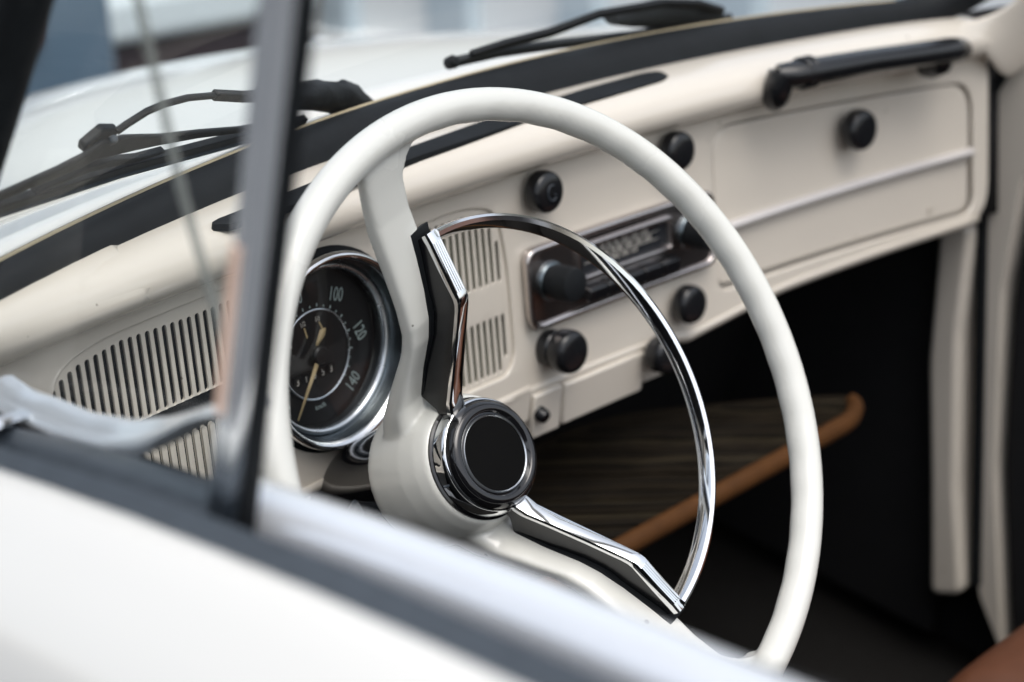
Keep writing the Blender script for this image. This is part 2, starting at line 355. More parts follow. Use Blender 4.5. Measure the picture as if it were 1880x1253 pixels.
face = plate('dashboard', face_out, [lg_out, rg_out, gb_out, circle(-.2835, .0112, .0575), rect(-.094, .099, -.022, .022, .004)], -.004, 0, M['cream'], P, bevel=.0013)
tag(face, 'cream painted metal dashboard with grilles, radio and glovebox')
D = face
MB().grid(lambda u, v: S(u, v, -.022), lin(-.60, .53, 26), [-.075, 0, .09, .112]).build('dash_backing', M['dark'], D, solid=.002)
MB().grid(lambda u, v: S(u, v, -.0125), lin(.105, .462, 10), [-.07, 0, .08]).build('glovebox_surround', M['cream'], D)
# rolled top of the dashboard
prof = [(-.004, .072), (-.002, .0768), (.002, .0805), (.008, .0835), (.0145, .0865), (.0195, .091), (.0222, .097), (.0222, .103), (.0198, .1085), (.015, .1125), (.008, .1152), (0, .1162), (-.010, .1160)]
m = MB(); secs = []
for x in lin(-.58, .472, 66):
    e = max(0, min(1, (x-.440)/.03)); e = 1-(1-e*e)**.5 if e < 1 else 1
    f_ = max(0, min(1, (.472-x)/.045)); f_ = math.sqrt(max(0, 1-(1-f_)**2))
    row = [S(x, .074+(z-.074)*(.35+.65*f_), o*f_ if o > 0 else o) for o, z in prof]
    yb = YB(x)+.012; y0 = row[-1].y
    for t in (.25, .5, .75, 1): row.append(V(x, y0+(max(yb, y0+.01)-y0)*t, row[-1].z if t < .3 else row[-1].z-.0012))
    row.append(V(x, max(.108-.38*x*x, row[-1].y+.004), .1135))
    secs.append(row)
rl = m.loft(secs, closed_u=False, cap=False).build('dash_top_roll', M['cream'], D, angle=60)
# rolled lower edge
m = MB(); secs = []
low = [(x, z) for x, z in [(-.58, -.0715), (-.25, -.0735), (-.16, -.0765), (-.07, -.0785), (.052, -.0805)]]
def lowz(x): return interp(low+[(.075, -.0865), (.13, -.0815), (.19, -.0745), (.43, -.068), (.47, -.066)], x)
for x in lin(-.58, .452, 70):
    zb = lowz(x); secs.append([S(x, zb+.006, .0006), S(x, zb+.001, .0002), S(x, zb-.003, -.003), S(x, zb-.0045, -.009), S(x, zb-.004, -.03)])
m.loft(secs, closed_u=False, cap=False).build('dash_lower_lip', M['cream'], D, angle=60, solid=.0015)

# grilles: real slots in sheet metal, dark cloth behind
pitch = .00621; sw = .0032
holes = []
ltop = [(-.4950, .047), (-.4865, .0535), (-.480, .0575), (-.470, .061), (-.4376, .0648), (-.3878, .0625), (-.34, .063)]
for i in range(-1, 23):
    x = -.4869+pitch*i; t = interp(ltop, x)
    if i < 0: holes.append(slot(x, .0335, .044, sw)); continue
    b1 = .0165 if i < 22 else .0165
    if t-b1 > .008: holes.append(slot(x, b1, t, sw))
    bt, bb = -.0035, interp([(-.4869, -.012), (-.470, -.028), (-.44, -.036), (-.40, -.0385), (-.35, -.0395)], x)
    if bt-bb > .012: holes.append(slot(x, bb, bt, sw))
lg = plate('speaker_grille', [(x, z) for x, z in lg_out], holes, -.0050, -.0028, M['cream'], D, bevel=.0004)
tag(lg, 'slotted grille left of the speedometer with tapered end')
MB().grid(lambda u, v: S(u, v, -.012), lin(-.502, -.335, 8), [-.06, .0, .078]).build('grille_cloth', M['grillecloth'], D)
holes = []
for i in range(14):
    x = -.1199-pitch*1.0*i
    top = interp([(-.18, .0612), (-.15, .0608), (-.136, .056), (-.1301, .0505), (-.1262, .048), (-.1199, .0372)], x); bot = .0088
    holes.append(slot(x, bot, top, sw))
    holes.append(slot(x, interp([(-.128, -.0545), (-.1262, -.054), (-.1199, -.0450)], x), -.0142, sw))
rg = plate('speaker_grille', rg_out, holes, -.0050, -.0028, M['cream'], D, bevel=.0004)
tag(rg, 'slotted grille right of the speedometer with olive backing')
MB().grid(lambda u, v: S(u, v, -.011), lin(-.215, -.105, 6), [-.065, .0, .078]).build('grille_cloth', M['grillegreen'], D)

# knobs on the dash
def knob(x, z, r, h0, h1, parent, name='control_knob', label=None, tilt=0, material='black'):
    O, ex, ez, en = frame_at(x, z)
    hd_ = h1-h0
    pr = [(r*.42, -.002), (r*.40, h0-.002), (r*.55, h0-.0005), (r*.88, h0), (r*.98, h0+hd_*.12), (r, h0+hd_*.3), (r, h0+hd_*.55), (r*.975, h0+hd_*.76), (r*.90, h0+hd_*.92), (r*.78, h1), (r*.5, h1+.0006), (r*.0, h1+.001)]
    o = MB().lathe(pr, O, en, ex, 40, cap=False).build(name, M[material], parent, angle=50)
    if label: tag(o, label)
    return o
k1 = knob(-.0830, .0650, .0150, .005, .018, D, label='round black knob at upper left of the radio with a faint symbol')
O, ex, ez, en = frame_at(-.0830, .0650)
MB().tube([O+en*.0193+ex*(.0045*math.cos(a))+ez*(.0055*math.sin(a)) for a in lin(R(60), R(330), 16)]+[O+en*.0193+ex*.002-ez*.001], .0005, 6).build('symbol', M['seal'], P)
knob(.0615, .0648, .0150, .005, .018, D, label='round black knob at upper right of the radio')
O, ex, ez, en = frame_at(-.0798, -.0485)
knob(-.0785, -.0492, .0160, .011, .026, D, label='larger black knob at lower left of the radio pulled out')
MB().lathe([(.0130, 0), (.0135, .003), (.0135, .009), (.011, .0115), (.0, .0115)], O, en, ex, 32, cap=False).build('control_knob', M['black'], D)
knob(.0665, -.0535, .0152, .005, .018, D, label='round black knob at lower right of the radio')
knob(.030, -.083, .0145, .006, .022, D, label='black knob below the radio half hidden by the horn ring')

# lower panel under the dash
lp = MB()
lp.box(S(-.085, -.096, -.006), (.030, .012, .036)).box(S(-.022, -.0965, -.006), (.090, .012, .034)).box(S(.040, -.0945, -.007), (.030, .012, .028))
lpo = lp.build('lower_panel', M['cream'], P, bevel=.002); tag(lpo, 'cream lower switch panel beneath the dashboard')
O = S(-.0937, -.0935, .0)
MB().lathe([(.0055, -.002), (.0055, .005), (.0045, .007), (0, .0072)], O, V(0, -1, -.2), V(1, 0, 0), 24, cap=False).build('push_button', M['black'], lpo)
MB().box(S(-.21, -.085, -.012), (.22, .012, .03)).build('dash_under_flange', M['cream'], lpo, bevel=.003)

# glovebox
gd_out = rounded([(.1175, -.0065), (.4425, -.0005), (.4415, .0575), (.1175, .0688)], [.002, .002, .026, .022])
gd = plate('glovebox_door', gd_out, [], -.009, -.0022, M['cream'], P, bevel=.0016)
tag(gd, 'cream glovebox door with round black knob')
gl_out = rounded([(.1175, -.0552), (.4440, -.0560), (.4430, -.0045), (.1175, -.0105)], [.012, .016, .002, .002])
glp = plate('glovebox_lower_panel', gl_out, [], -.0105, -.0045, M['cream'], gd, bevel=.0012)
MB().tube([S(x, -.0088+.0058*(x-.1185)/.324, -.0008) for x in lin(.1185, .442, 18)], .0052, 12, sq=.8).build('trim_strip', M['strip'], gd)
knob(.279, .0435, .0172, .006, .020, gd, name='latch_knob', label='black round glovebox latch knob')
O = S(.392, -.047, -.0042)
MB().lathe([(.004, 0), (.004, .001), (0, .0014)], O, V(0, -1, 0), V(1, 0, 0), 16, cap=False).build('screw_head', M['cream'], gd)

# defroster pad on the dash top, and the grab handle
lowt = [(-.372, -.012), (-.366, -.0175), (-.325, -.0160), (-.20, .004), (-.07, .0165), (.0, .0185), (.062, .0210), (.072, .026)]
upt = [(-.372, -.0100), (-.366, -.006), (-.29, .0073), (-.26, .0123), (-.1, .034), (.0, .041), (.060, .0425), (.072, .040)]
m = MB(); secs = []
for x in lin(-.372, .072, 60):
    a, b = interp(lowt, x), interp(upt, x); z = .1172
    secs.append([V(x, a, z-.004), V(x, a+.0006, z), V(x, (a+b)/2, z+.0012), V(x, b-.0006, z), V(x, b, z-.004)])
dfo = m.loft(secs, closed_u=True).build('defroster_pad', M['rubber'], P, angle=45); tag(dfo, 'long black defroster strip on the dash top')
gh = MB()
pth = [S(.158, .112, .030), S(.166, .1125, .036), S(.19, .1135, .041), S(.25, .1125, .043), S(.31, .1095, .043), S(.358, .1065, .041), S(.374, .104, .036), S(.379, .100, .024)]
gh.tube(pth, [.011, .0135, .0135, .0128, .0130, .0140, .0135, .010], 16, sq=.78)
gh.tube([S(.160, .115, .033), S(.158, .105, .031), S(.160, .095, .026), S(.166, .089, .020)], [.0105, .0112, .0112, .009], 12)
gh.tube([S(.350, .104, .040), S(.352, .097, .036), S(.354, .091, .027), S(.356, .088, .018)], [.011, .012, .011, .009], 12)
gho = gh.build('grab_handle', M['black'], P, angle=50); tag(gho, 'black passenger grab handle above the glovebox')
for c in (.176, .184):
    MB().lathe([(.0122, -.002), (.0129, -.001), (.0129, .001), (.0122, .002)], S(c, .1133, .0395), V(1, 0, 0), V(0, 1, 0), 20).build('handle_band', M['black'], gho)

# ---- radio
rd = plate('radio', rect(-.1015, .1045, -.0290, .0278, .012, 8), [rect(-.0475, .0525, -.0045, .0165, .003)], .001, .0065, M['radiochrome'], P, bevel=.0018)
tag(rd, 'chrome faced car radio with two black knobs')
plate('faceplate_rim', rect(-.1025, .1055, -.0300, .0288, .0125, 8), [rect(-.0980, .1010, -.0255, .0243, .010, 8)], .0045, .0088, M['radiochrome'], rd, bevel=.0018)
plate('dial_window', rect(-.049, .054, -.006, .018, .003), [], -.002, .0045, M['radioglass'], rd, bevel=.0006)
plate('dial_frame', rect(-.0505, .0555, -.0073, .0193, .004), [rect(-.0465, .0515, -.0035, .0155, .002)], .006, .0092, M['radiochrome'], rd, bevel=.001)
for row, (z, ln) in enumerate([(.0118, '88 92 96 100 104 108'), (.0062, '53 60 70 80 100 130 160'), (.0008, 'MHz  kHz  x10')]):
    text_mesh(ln, .0052 if row < 2 else .004, .0001, lambda x, y, d, z=z: S(.004+x*1.0, z+y, .0048+d), M['digit'], 'dial_scale', rd, sx=1.15)
for z in (.0092, .0034):
    MB().box(S(.004, z, .0046), (.088, .0004, .0005)).build('dial_line', M['digit'], rd)
for i in range(5):
    x = -.0375+.0205*i
    plate('push_button', rect(x-.0101, x+.0101, -.0205, -.0098, .0025), [], .006, .0165, M['blackgloss'], rd, bevel=.0018)
for x in (-.0775, .0765):
    O, ex, ez, en = frame_at(x, .0015, .0065)
    MB().lathe([(.0145, 0), (.0145, .0012), (.0135, .003), (.0125, .0035), (.009, .0035)], O, en, ex, 36, cap=False).build('knob_collar', M['gunmetal'], rd)
    MB().lathe([(.0115, .003), (.0122, .006), (.0126, .010), (.0126, .020), (.0118, .0232), (.0095, .0242), (0, .0246)], O, en, ex, 36, cap=False).build('tuning_knob', M['rubber'], rd, angle=50)

# ---- speedometer
O, ex, ez, en = frame_at(-.2835, .0112)
def dial(x, y, d): return O+ex*(x-.003)+ez*(y-.004)+en*(d+.0095)
spd = MB().lathe([(.0655, -.002), (.0655, .002), (.063, .0035), (.058, .0035)], O, en, ex, 72, cap=False).build('speedometer', M['rubber'], P)
tag(spd, 'round black speedometer with deep chrome bezel')
MB().lathe([(.0580, -.004), (.0622, .004), (.0630, .0085), (.0625, .0115), (.0608, .0130), (.0588, .0122), (.0572, .0085)], O, en, ex, 96, cap=False).build('bezel', M['chrome'], spd, angle=70)
MB().lathe([(.0578, .0100), (.0568, .004), (.0552, -.0010), (.0535, -.0030)], O, en, ex, 96, cap=False).build('bezel_funnel', M['gunmetal'], spd, angle=70)
MB().lathe([(.0548, -.0045), (.0545, -.001), (.0530, .0000), (.0512, -.0012), (.0508, -.0045)], O, en, ex, 96, cap=False).build('inner_ring', M['satin'], spd, angle=70)
MB().lathe([(.0512, -.002), (.0508, -.007), (.0505, -.0105)], O, en, ex, 72, cap=False).build('dial_wall', M['dialface'], spd, angle=70)
MB().lathe([(.054, -.0105), (.027, -.0105), (.0, -.0105)], O, en, ex, 72, cap=False).build('dial_face', M['dialface'], spd)
MB().lathe([(.0285, -.0196), (.0, -.0192)], dial(0, 0, 0), en, ex, 72, cap=False).build('dial_centre', M['dialcentre'], spd)
MB().tube([dial(.0288*math.cos(a), .0288*math.sin(a), -.0188) for a in [2*math.pi*i/72 for i in range(72)]], .0007, 8, loop=True).build('centre_ring', M['satin'], spd)
MB().grid(lambda u, v: dial(u, v, -.0186), lin(-.024, .024, 9), lin(.003, .0035, 2)).build('centre_line', M['dialface'], spd)
m = MB(); pts = [dial(.0280*math.cos(a), .0280*math.sin(a), -.0189) for a in lin(R(9), R(171), 28)]
m.add(pts, [tuple(range(len(pts)))]); m.build('fuel_window', M['dialface'], spd)
# numerals; 0 lower left, 140 lower right; angles measured clockwise from the top
for val in (20, 40, 60, 80, 100, 120, 140):
    deg = {20: -128, 40: -95, 60: -58, 80: -13, 100: 36, 120: 85, 140: 134}[val]; a = R(90-deg); rr = .0402; c = (rr*math.cos(a), rr*math.sin(a)); rot = R(-deg*.85)
    if val == 140: rot = R(42)
    if val == 100: rot = R(-20)
    if val == 120: rot = R(-72)
    def bs(x, y, d, c=c, rot=rot): return dial(c[0]+x*math.cos(rot)-y*math.sin(rot), c[1]+x*math.sin(rot)+y*math.cos(rot), -.0196+d)
    text_mesh(str(val), .0130, .0001, bs, M['numeral'], 'numeral', spd, sx=.66)
for deg in range(-120, 136, 11):
    a = R(90-deg); big = (deg+120) % 22 == 0
    m = MB(); r0, r1 = .0304, .0304+(.0022 if big else .0013)
    rm = Matrix(((math.cos(a), -math.sin(a)), (math.sin(a), math.cos(a)))); w = .00055
    m.add([dial(*(rm @ Vector((r, t))), -.0196) for r, t in ((r0, -w), (r1, -w), (r1, w), (r0, w))], [(0, 1, 2, 3)]); m.build('tick_mark', M['numeral'], spd)
for s_, x, y, rt in (('R', -.0205, .0115, 25), ('1/2', -.0082, .0222, 8), ('1/1', .0045, .0222, -8)):
    text_mesh(s_, .0046, .0001, lambda px, py, d, x=x, y=y, rt=R(rt): dial(x+px*math.cos(rt)-py*math.sin(rt), y+px*math.sin(rt)+py*math.cos(rt), -.0184+d), M['digit'], 'gauge_mark', spd, sx=.8)
for x, y, rt in ((-.0066, .0158, -78), (.0070, .0165, -66)):
    c, s_ = math.cos(R(rt)), math.sin(R(rt)); m = MB()
    m.add([dial(x+px*c-py*s_, y+px*s_+py*c, -.0183) for px, py in ((-.004, -.0005), (.003, -.0006), (.003, .0006), (-.004, .0005))], [(0, 1, 2, 3)]); m.build('gauge_tick', M['gold'], spd)
m = MB(); m.add([dial(x, y, -.0178) for x, y in ((-.001, .004), (.0085, .0105), (.0098, .0150), (.0050, .0150), (.0008, .0085))], [(0, 1, 2, 3, 4)]); m.build('fuel_needle', M['gold'], spd, solid=.0006)
for i, ch in enumerate('31053'):
    x = -.0186+.0073*i
    mm = MB(); mm.box(dial(x, -.0128, -.0190), (.0062, .0006, .0078)); mm.build('odometer_drum', M['dialface'], spd)
    text_mesh(ch, .0068, .0001, lambda px, py, d, x=x: dial(x+px, -.0128+py, -.0184+d), M['digit'], 'odometer_digit', spd, sx=.8)
text_mesh('km/h', .0045, .0001, lambda x, y, d: dial(-.0014+x, -.0345+y, -.0196+d), M['numeral'], 'unit_mark', spd)
m = MB(); tip = V(-.0256, -.0350, 0); base = V(-.0035, -.0040, 0); dn = (tip-base).normalized(); pn = V(-dn.y, dn.x, 0)
m.add([dial(q.x, q.y, -.0150) for q in (base+pn*.0016, base-pn*.0016, tip-pn*.0005, tip+pn*.0005)], [(0, 1, 2, 3)]); m.build('speed_needle', M['gold'], spd, solid=.0008)
MB().lathe([(.0060, -.0185), (.0060, -.0145), (.005, -.0132), (0, -.0130)], dial(0, 0, 0), en, ex, 32, cap=False).build('needle_cap', M['dialcentre'], spd)
MB().lathe([(.0512, -.0020), (.03, .0010), (0, .0018)], O, en, ex, 48, cap=False).build('instrument_glass', M['dialglass'], spd, angle=60)

# ---- steering wheel (frame: X' towards the horn ring, Y' along the spokes, axis towards the driver)
W = V(-.27583, -.20704, .03611); tilt = .62278; PH = R(16.5)
wa = V(0, -math.cos(tilt), math.sin(tilt)); w1 = V(1, 0, 0); w2 = V(0, math.sin(tilt), math.cos(tilt))
wx = w1*math.cos(PH)+w2*math.sin(PH); wy = -w1*math.sin(PH)+w2*math.cos(PH)
def WP(x, y, o): return W+wx*x+wy*y+wa*o
def wl_(az, r, o): return W+(w1*math.cos(az)+w2*math.sin(az))*r+wa*o
m = MB(); secs = []; NR = 240
for i in range(NR):
    az = 2*math.pi*i/NR; ring = []
    psi = (math.degrees(az)-16.5+180) % 360-180
    grip = max(0, min(1, (82-abs(psi))/6))
    for k in range(18):
        b = 2*math.pi*k/18; rr = .0097
        inner = max(0, -math.cos(b)); rr2 = rr-grip*.00045*inner*(.5+.5*math.cos(math.radians(psi)*360/8.0))
        ring.append(wl_(az, .19+rr2*math.cos(b), rr2*1.08*math.sin(b)))
    secs.append(ring)
m.loft(secs, loop=True)
def spoke(sgn):
    # (along, front offset, x centre, half width, thickness)
    st = [(.190, .001, -.003, .0165, .010), (.178, -.002, -.003, .0160, .011), (.165, -.0105, -.003, .0155, .012), (.150, -.0195, -.0025, .0152, .013), (.125, -.031, -.0005, .0155, .013), (.105, -.040, .0008, .0160, .013), (.090, -.0475, .0012, .0165, .014), (.080, -.056, .0008, .0165, .016), (.065, -.074, -.001, .0180, .020), (.050, -.090, -.002, .021, .024), (.030, -.100, -.002, .024, .03)]
    out = []
    for al, fo, xc, hw, th in st:
        nseg = 20; q = []
        for k in range(nseg):
            b = 2*math.pi*k/nseg; cx, cz = math.cos(b), math.sin(b); e = .45
            q.append(WP(xc+hw*math.copysign(abs(cx)**e, cx), sgn*al, fo-th/2+th/2*math.copysign(abs(cz)**e, cz)))
        out.append(q)
    return out
for sg in (1, -1): m.loft(spoke(sg))
# fillets where the spokes meet the rim
for sg in (1, -1):
    pf = [(.008, .160), (.0118, .1655), (.0142, .1700), (.0185, .1750), (.0255, .1790), (.035, .1812), (.035, .187), (.0, .189)]
    nf = len(pf); vs = [WP(x, sg*y, -.0120-.62*max(0, .186-y)) for x, y in pf]+[WP(x, sg*y, .002-.66*max(0, .186-y)) for x, y in pf]
    m.add(vs, [tuple(range(nf)), tuple(range(2*nf-1, nf-1, -1))]+[(i, (i+1) % nf, nf+(i+1) % nf, nf+i) for i in range(nf)])
hubp = [(0, -.135), (.0445, -.135), (.0455, -.130), (.0452, -.118), (.0440, -.104), (.0415, -.092), (.0388, -.0845), (.0370, -.0825), (.0, -.0825)]
m.lathe(hubp, W, wa, wx, 72, cap=False)
swo = m.build('steering_wheel', M['wheel'], P, angle=0)
md = swo.modifiers.new('remesh', 'REMESH'); md.mode = 'VOXEL'; md.voxel_size = .0013; md.use_smooth_shade = True
md = swo.modifiers.new('smooth', 'SMOOTH'); md.factor = .5; md.iterations = 7
tag(swo, 'ivory two spoke steering wheel turned a quarter')
# horn ring: bars on the spokes and the half ring
m = MB(); secs = []
a_end = math.atan2(.1265, .0150); 
for i in range(61):
    t = -a_end+2*a_end*i/60; r = .1272+.0022*math.cos(2*t)*-1+.0*t
    c = (r*math.cos(t), r*math.sin(t)); er = (math.cos(t), math.sin(t)); q = []
    for rr, o in ((-.0040, -.0258), (-.0041, -.0238), (-.0016, -.0177), (.0008, -.0168), (.0024, -.0175), (.0032, -.0198), (.0031, -.0258)):
        q.append(WP(c[0]+er[0]*rr, c[1]+er[1]*rr, o))
    secs.append(q)
m.loft(secs)
ring = m.build('horn_ring', M['chrome'], swo, angle=40); tag(ring, 'chrome half circle horn ring')
for sg in (1, -1):
    tipx, tipy = .0128, .1318; m = MB()
    st = [(tipy, tipx, -.0185, .0044, .014), (.126, .0126, -.0185, .0046, .017), (.112, .0104, -.0190, .0046, .020), (.0935, .0076, -.0192, .0046, .024), (.0905, .0070, -.0200, .0046, .026), (.0870, .0065, -.0225, .0046, .026), (.070, .0042, -.0385, .0048, .034), (.052, .0015, -.0555, .0053, .036), (.040, -.0005, -.0665, .0060, .016), (.030, -.0010, -.0720, .0070, .010)]
    secs = []; sk = []
    for al, xc, fo, hw, dp in st:
        secs.append([WP(xc+dx, sg*al, fo+do) for dx, do in ((-hw, -.0052), (-hw, -.0022), (-hw*.82, -.0006), (-hw*.5, 0), (hw*.5, 0), (hw*.82, -.0006), (hw, -.0022), (hw, -.0052))])
        sk.append([WP(xc+dx, sg*al-sg*.0006, fo+do) for dx, do in ((-hw*.93, -dp), (-hw*.93, -.0045), (hw*.93, -.0045), (hw*.93, -dp))])
    m.loft(secs); br = m.build('horn_bar', M['chrome'], swo, angle=28)
    MB().loft(sk).build('bar_skirt', M['black'], swo, angle=28)  # chrome bar's sides coloured black for the dark groove they reflect
    tag(br, 'chrome horn bar along the %s spoke' % ('far' if sg > 0 else 'near'))
    for j in range(4):                       # engraved ribs near the ring
        dx = -.0026+.0017*j
        MB().tube([WP(.0070+dx, sg*.0955, -.0190), WP(.0098+dx, sg*.112, -.0188), WP(.0122+dx, sg*.1255, -.0184)], .00055, 6).build('rib', M['chrome'], swo)
    # dark seat the bar lies in
    m = MB(); secs = []
    for al, xc, fo, wl in ((.1365, .0120, -.0262, .0080), (.125, .0108, -.0312, .0070), (.105, .0080, -.0402, .0062), (.090, .0058, -.0462, .0062), (.080, .0042, -.0545, .0058), (.065, .002, -.0735, .0052), (.050, .0005, -.0880, .0045)):
        secs.append([WP(xc+dx, sg*al, fo+do) for dx, do in ((-wl, -.006), (-wl, .0004), (.0085, .0004), (.009, -.006))])
    m.loft(secs).build('bar_groove', M['rubber'], swo, bevel=.0005)
# hub: rings and the horn button
MB().lathe([(.0368, -.0860), (.0368, -.0815), (.0350, -.0808)], W, wa, wx, 96, cap=False).build('hub_gap', M['blackgloss'], swo)
MB().lathe([(.0352, -.0840), (.0354, -.0780), (.0350, -.0735), (.0341, -.0714), (.0332, -.0708), (.0326, -.0714)], W, wa, wx, 96, cap=False).build('hub_ring', M['chrome'], swo, angle=70)
MB().lathe([(.0327, -.0735), (.0324, -.0700), (.0312, -.0672), (.0292, -.0655), (.0268, -.0648), (.0252, -.0656), (.0242, -.0672), (.0228, -.0680)], W, wa, wx, 96, cap=False).build('horn_button_dish', M['blackgloss'], swo, angle=70)
MB().lathe([(.0234, -.0690), (.0233, -.0668), (.0227, -.0662), (.0221, -.0668)], W, wa, wx, 96, cap=False).build('button_ring', M['satin'], swo, angle=70)
hb = MB().lathe([(.0224, -.0672), (.0150, -.0668), (0, -.0666)], W, wa, wx, 96, cap=False).build('horn_button', M['matte'], swo)
tag(hb, 'round matte black horn button')

# ---- steering column and stalk
MB().lathe([(.0, -.128), (.041, -.129), (.0385, -.15), (.0345, -.19), (.029, -.23), (.026, -.27), (.026, -.34)], W, wa, wx, 56, cap=False).build('steering_column', M['blackgloss'], P, angle=60)
q0 = W-wa*.165
MB().tube([q0-V(.03, 0, .0), q0-V(.06, .01, .016), q0-V(.10, .025, .030), q0-V(.16, .05, .035)], [.0055, .005, .0045, .005], 10).build('turn_signal_stalk', M['seal'], P)

# ---- package tray with bamboo slats
TZ = -.200
outl = rounded([(-.36, -.082), (.262, -.066), (.296, -.046), (.236, -.006), (.09, .070), (-.36, .078)], [.02, .03, .02, .05, .05, .02], 6)
ntip = max(range(len(outl)), key=lambda i: outl[i][0])
tray = MB().tube([V(x, y, TZ) for x, y in outl[:ntip+1]], .0075, 10, sq=1.15).build('package_tray', M['cane'], P, angle=60)
MB().tube([V(x, y, TZ) for x, y in outl[ntip:]+outl[:1]], .0045, 8).build('shaded_rear_trim', M['bamboo'], tray, angle=60)  # rear run of the cane edge, its shade put into the colour
tag(tray, 'bamboo package tray with orange brown cane edge below the dash')
dx, dy = math.cos(R(-36)), math.sin(R(-36)); nx, ny = -dy, dx
shared = None
cs = [x*nx+y*ny for x, y in outl]; c = min(cs)+.004
while c < max(cs)-.004:
    ts = []
    for (x0, y0), (x1, y1) in zip(outl, outl[1:]+outl[:1]):
        a, b = x0*nx+y0*ny-c, x1*nx+y1*ny-c
        if a*b < 0: t = a/(a-b); ts.append((x0+(x1-x0)*t)*dx+(y0+(y1-y0)*t)*dy)
    if len(ts) >= 2:
        ts.sort(); j = random.uniform(-.0006, .0006); zz = TZ+random.uniform(-.0012, .0012); w = random.uniform(.0020, .0027)
        m = MB(); m.tube([V(nx*(c+j)+dx*s_, ny*(c+j)+dy*s_, zz+.0012*math.sin(s_*70+c*900)) for s_ in lin(ts[0], ts[-1], 7)], w, 6)
        m.build('slat', M[random.choice(('bamboo', 'bamboo', 'bamboo_light', 'bamboo_dark', 'bamboo_dark'))], tray)
    c += .0062

# ---- passenger side: A pillar, hinge pillar and door edge
def slab(name, pts, x0, x1, material, parent, bevel=.004):
    m = MB(); n = len(pts); vs = [V(x0, y, z) for y, z in pts]+[V(x1, y, z) for y, z in pts]
    fs = [tuple(range(n)), tuple(range(2*n-1, n-1, -1))]+[(i, (i+1) % n, n+(i+1) % n, n+i) for i in range(n)]
    return m.add(vs, fs).build(name, material, parent, bevel=bevel, seg=3, angle=40)
o = slab('hinge_pillar', rounded([(.012, -.09), (-.022, -.09), (-.030, -.2), (-.060, -.36), (-.089, -.470), (-.055, -.486), (-.030, -.36), (-.004, -.24)], .012), .488, .530, M['cream'], P, .006)
tag(o, 'cream hinge pillar beneath the passenger end of the dash')
o = slab('door_edge', rounded([(-.004, .035), (-.060, .16), (-.10, .13), (-.0715, .0), (-.0525, -.03), (-.055, -.15), (-.085, -.33), (-.134, -.52), (-.098, -.47), (-.060, -.30), (-.028, -.10)], .010), .507, .545, M['cream'], P, .006)
tag(o, 'cream edge of the passenger door')
o = slab('door_seal', rounded([(.000, .025), (-.07, .20), (-.078, .20), (-.008, .020), (-.032, -.10), (-.10, -.46), (-.09, -.46), (-.022, -.10)], .003), .500, .5065, M['rubber'], P, .001)
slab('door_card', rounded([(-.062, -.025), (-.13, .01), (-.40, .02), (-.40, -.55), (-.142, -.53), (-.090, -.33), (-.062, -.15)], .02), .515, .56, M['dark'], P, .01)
m = MB()
# pillar panel: from the dash corner up beside the windshield
rowsA = [(.398, -.010, .1170), (.430, -.0200, .1175), (.458, -.0330, .1280), (.478, -.050, .160), (.474, -.085, .24), (.455, -.20, .48)]
rowsB = [(.415, -.030, .104), (.452, -.0330, .098), (.488, -.0420, .105), (.505, -.062, .150), (.500, -.10, .24), (.485, -.22, .48)]
rowsC = [(.455, -.030, .076), (.474, -.030, .060), (.503, -.032, .052), (.515, -.060, .120), (.515, -.105, .22), (.505, -.235, .48)]
m.loft([[Vector(a), Vector(b), Vector(c)] for a, b, c in zip(rowsA, rowsB, rowsC)], closed_u=False, cap=False)
o = m.build('pillar_panel', M['cream'], P, solid=.006, subsurf=2, angle=0); tag(o, 'cream windshield pillar panel on the passenger side')
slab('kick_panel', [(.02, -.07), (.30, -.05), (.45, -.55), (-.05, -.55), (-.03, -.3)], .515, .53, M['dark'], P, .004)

# ---- driver's door: sill, seals, post, vent window
def belt(x, pts): return pts
SL = -.23; SC = -.20
def line_y(y, y0, z0): return z0+SL*(y-y0)
def extr(name, sec, y0, y1, material, parent, yref=-.34, n=10, bevel=0, angle=40, bow=.0):
    """sec: (x, z at yref) cross-section swept along the sloping belt line"""
    m = MB(); secs = []
    for y in lin(y0, y1, n): secs.append([V(x+bow*(y-yref)**2, y, z+SL*(y-yref)+SC*(y-yref)**2) for x, z in sec])
    return m.loft(secs).build(name, material, parent, bevel=bevel, angle=angle)
# skin of the door: top roll, shoulder with a swage line, down to the sill
skin = [(-.640, .178), (-.6415, .1845), (-.6445, .1885), (-.649, .1895), (-.654, .1870), (-.662, .1800), (-.672, .1705), (-.683, .157), (-.687, .150), (-.6895, .140), (-.700, .110), (-.715, .05), (-.728, -.05), (-.730, -.18), (-.715, -.35), (-.700, -.35), (-.700, -.18), (-.690, .05), (-.672, .13), (-.650, .165)]
sec = extr('driver_door', skin, -.10, -1.2, M['white'], P, n=24, angle=60); DD = sec
tag(DD, 'white outer skin of the driver door in the foreground')
slab('front_quarter_panel', [(-.10, .23), (.25, .10), (.95, -.1), (.95, -.45), (-.10, -.45)], -.69, -.665, M['white'], P, .02)
extr('outer_seal', [(-.6185, .165), (-.6185, .180), (-.622, .1835), (-.630, .1815), (-.6375, .1800), (-.6385, .165)], -.06, -1.15, M['seal'], DD, angle=30)
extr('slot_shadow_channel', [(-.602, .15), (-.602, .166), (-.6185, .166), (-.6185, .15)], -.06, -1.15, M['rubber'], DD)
ilp = [(-.5720, .160), (-.5735, .1700), (-.580, .1745), (-.588, .1760), (-.596, .1755), (-.6005, .1720), (-.602, .166), (-.602, .150), (-.58, .150)]
o = extr('inner_sill', [(x, z+.0015) for x, z in ilp], -.325, -1.15, M['sill'], DD, n=24, angle=50, bevel=.0008); tag(o, 'bright metal inner window sill')
extr('inner_sill_front', [(x, z-.006) for x, z in ilp], -.06, -.324, M['seal'], DD, n=12, angle=50)
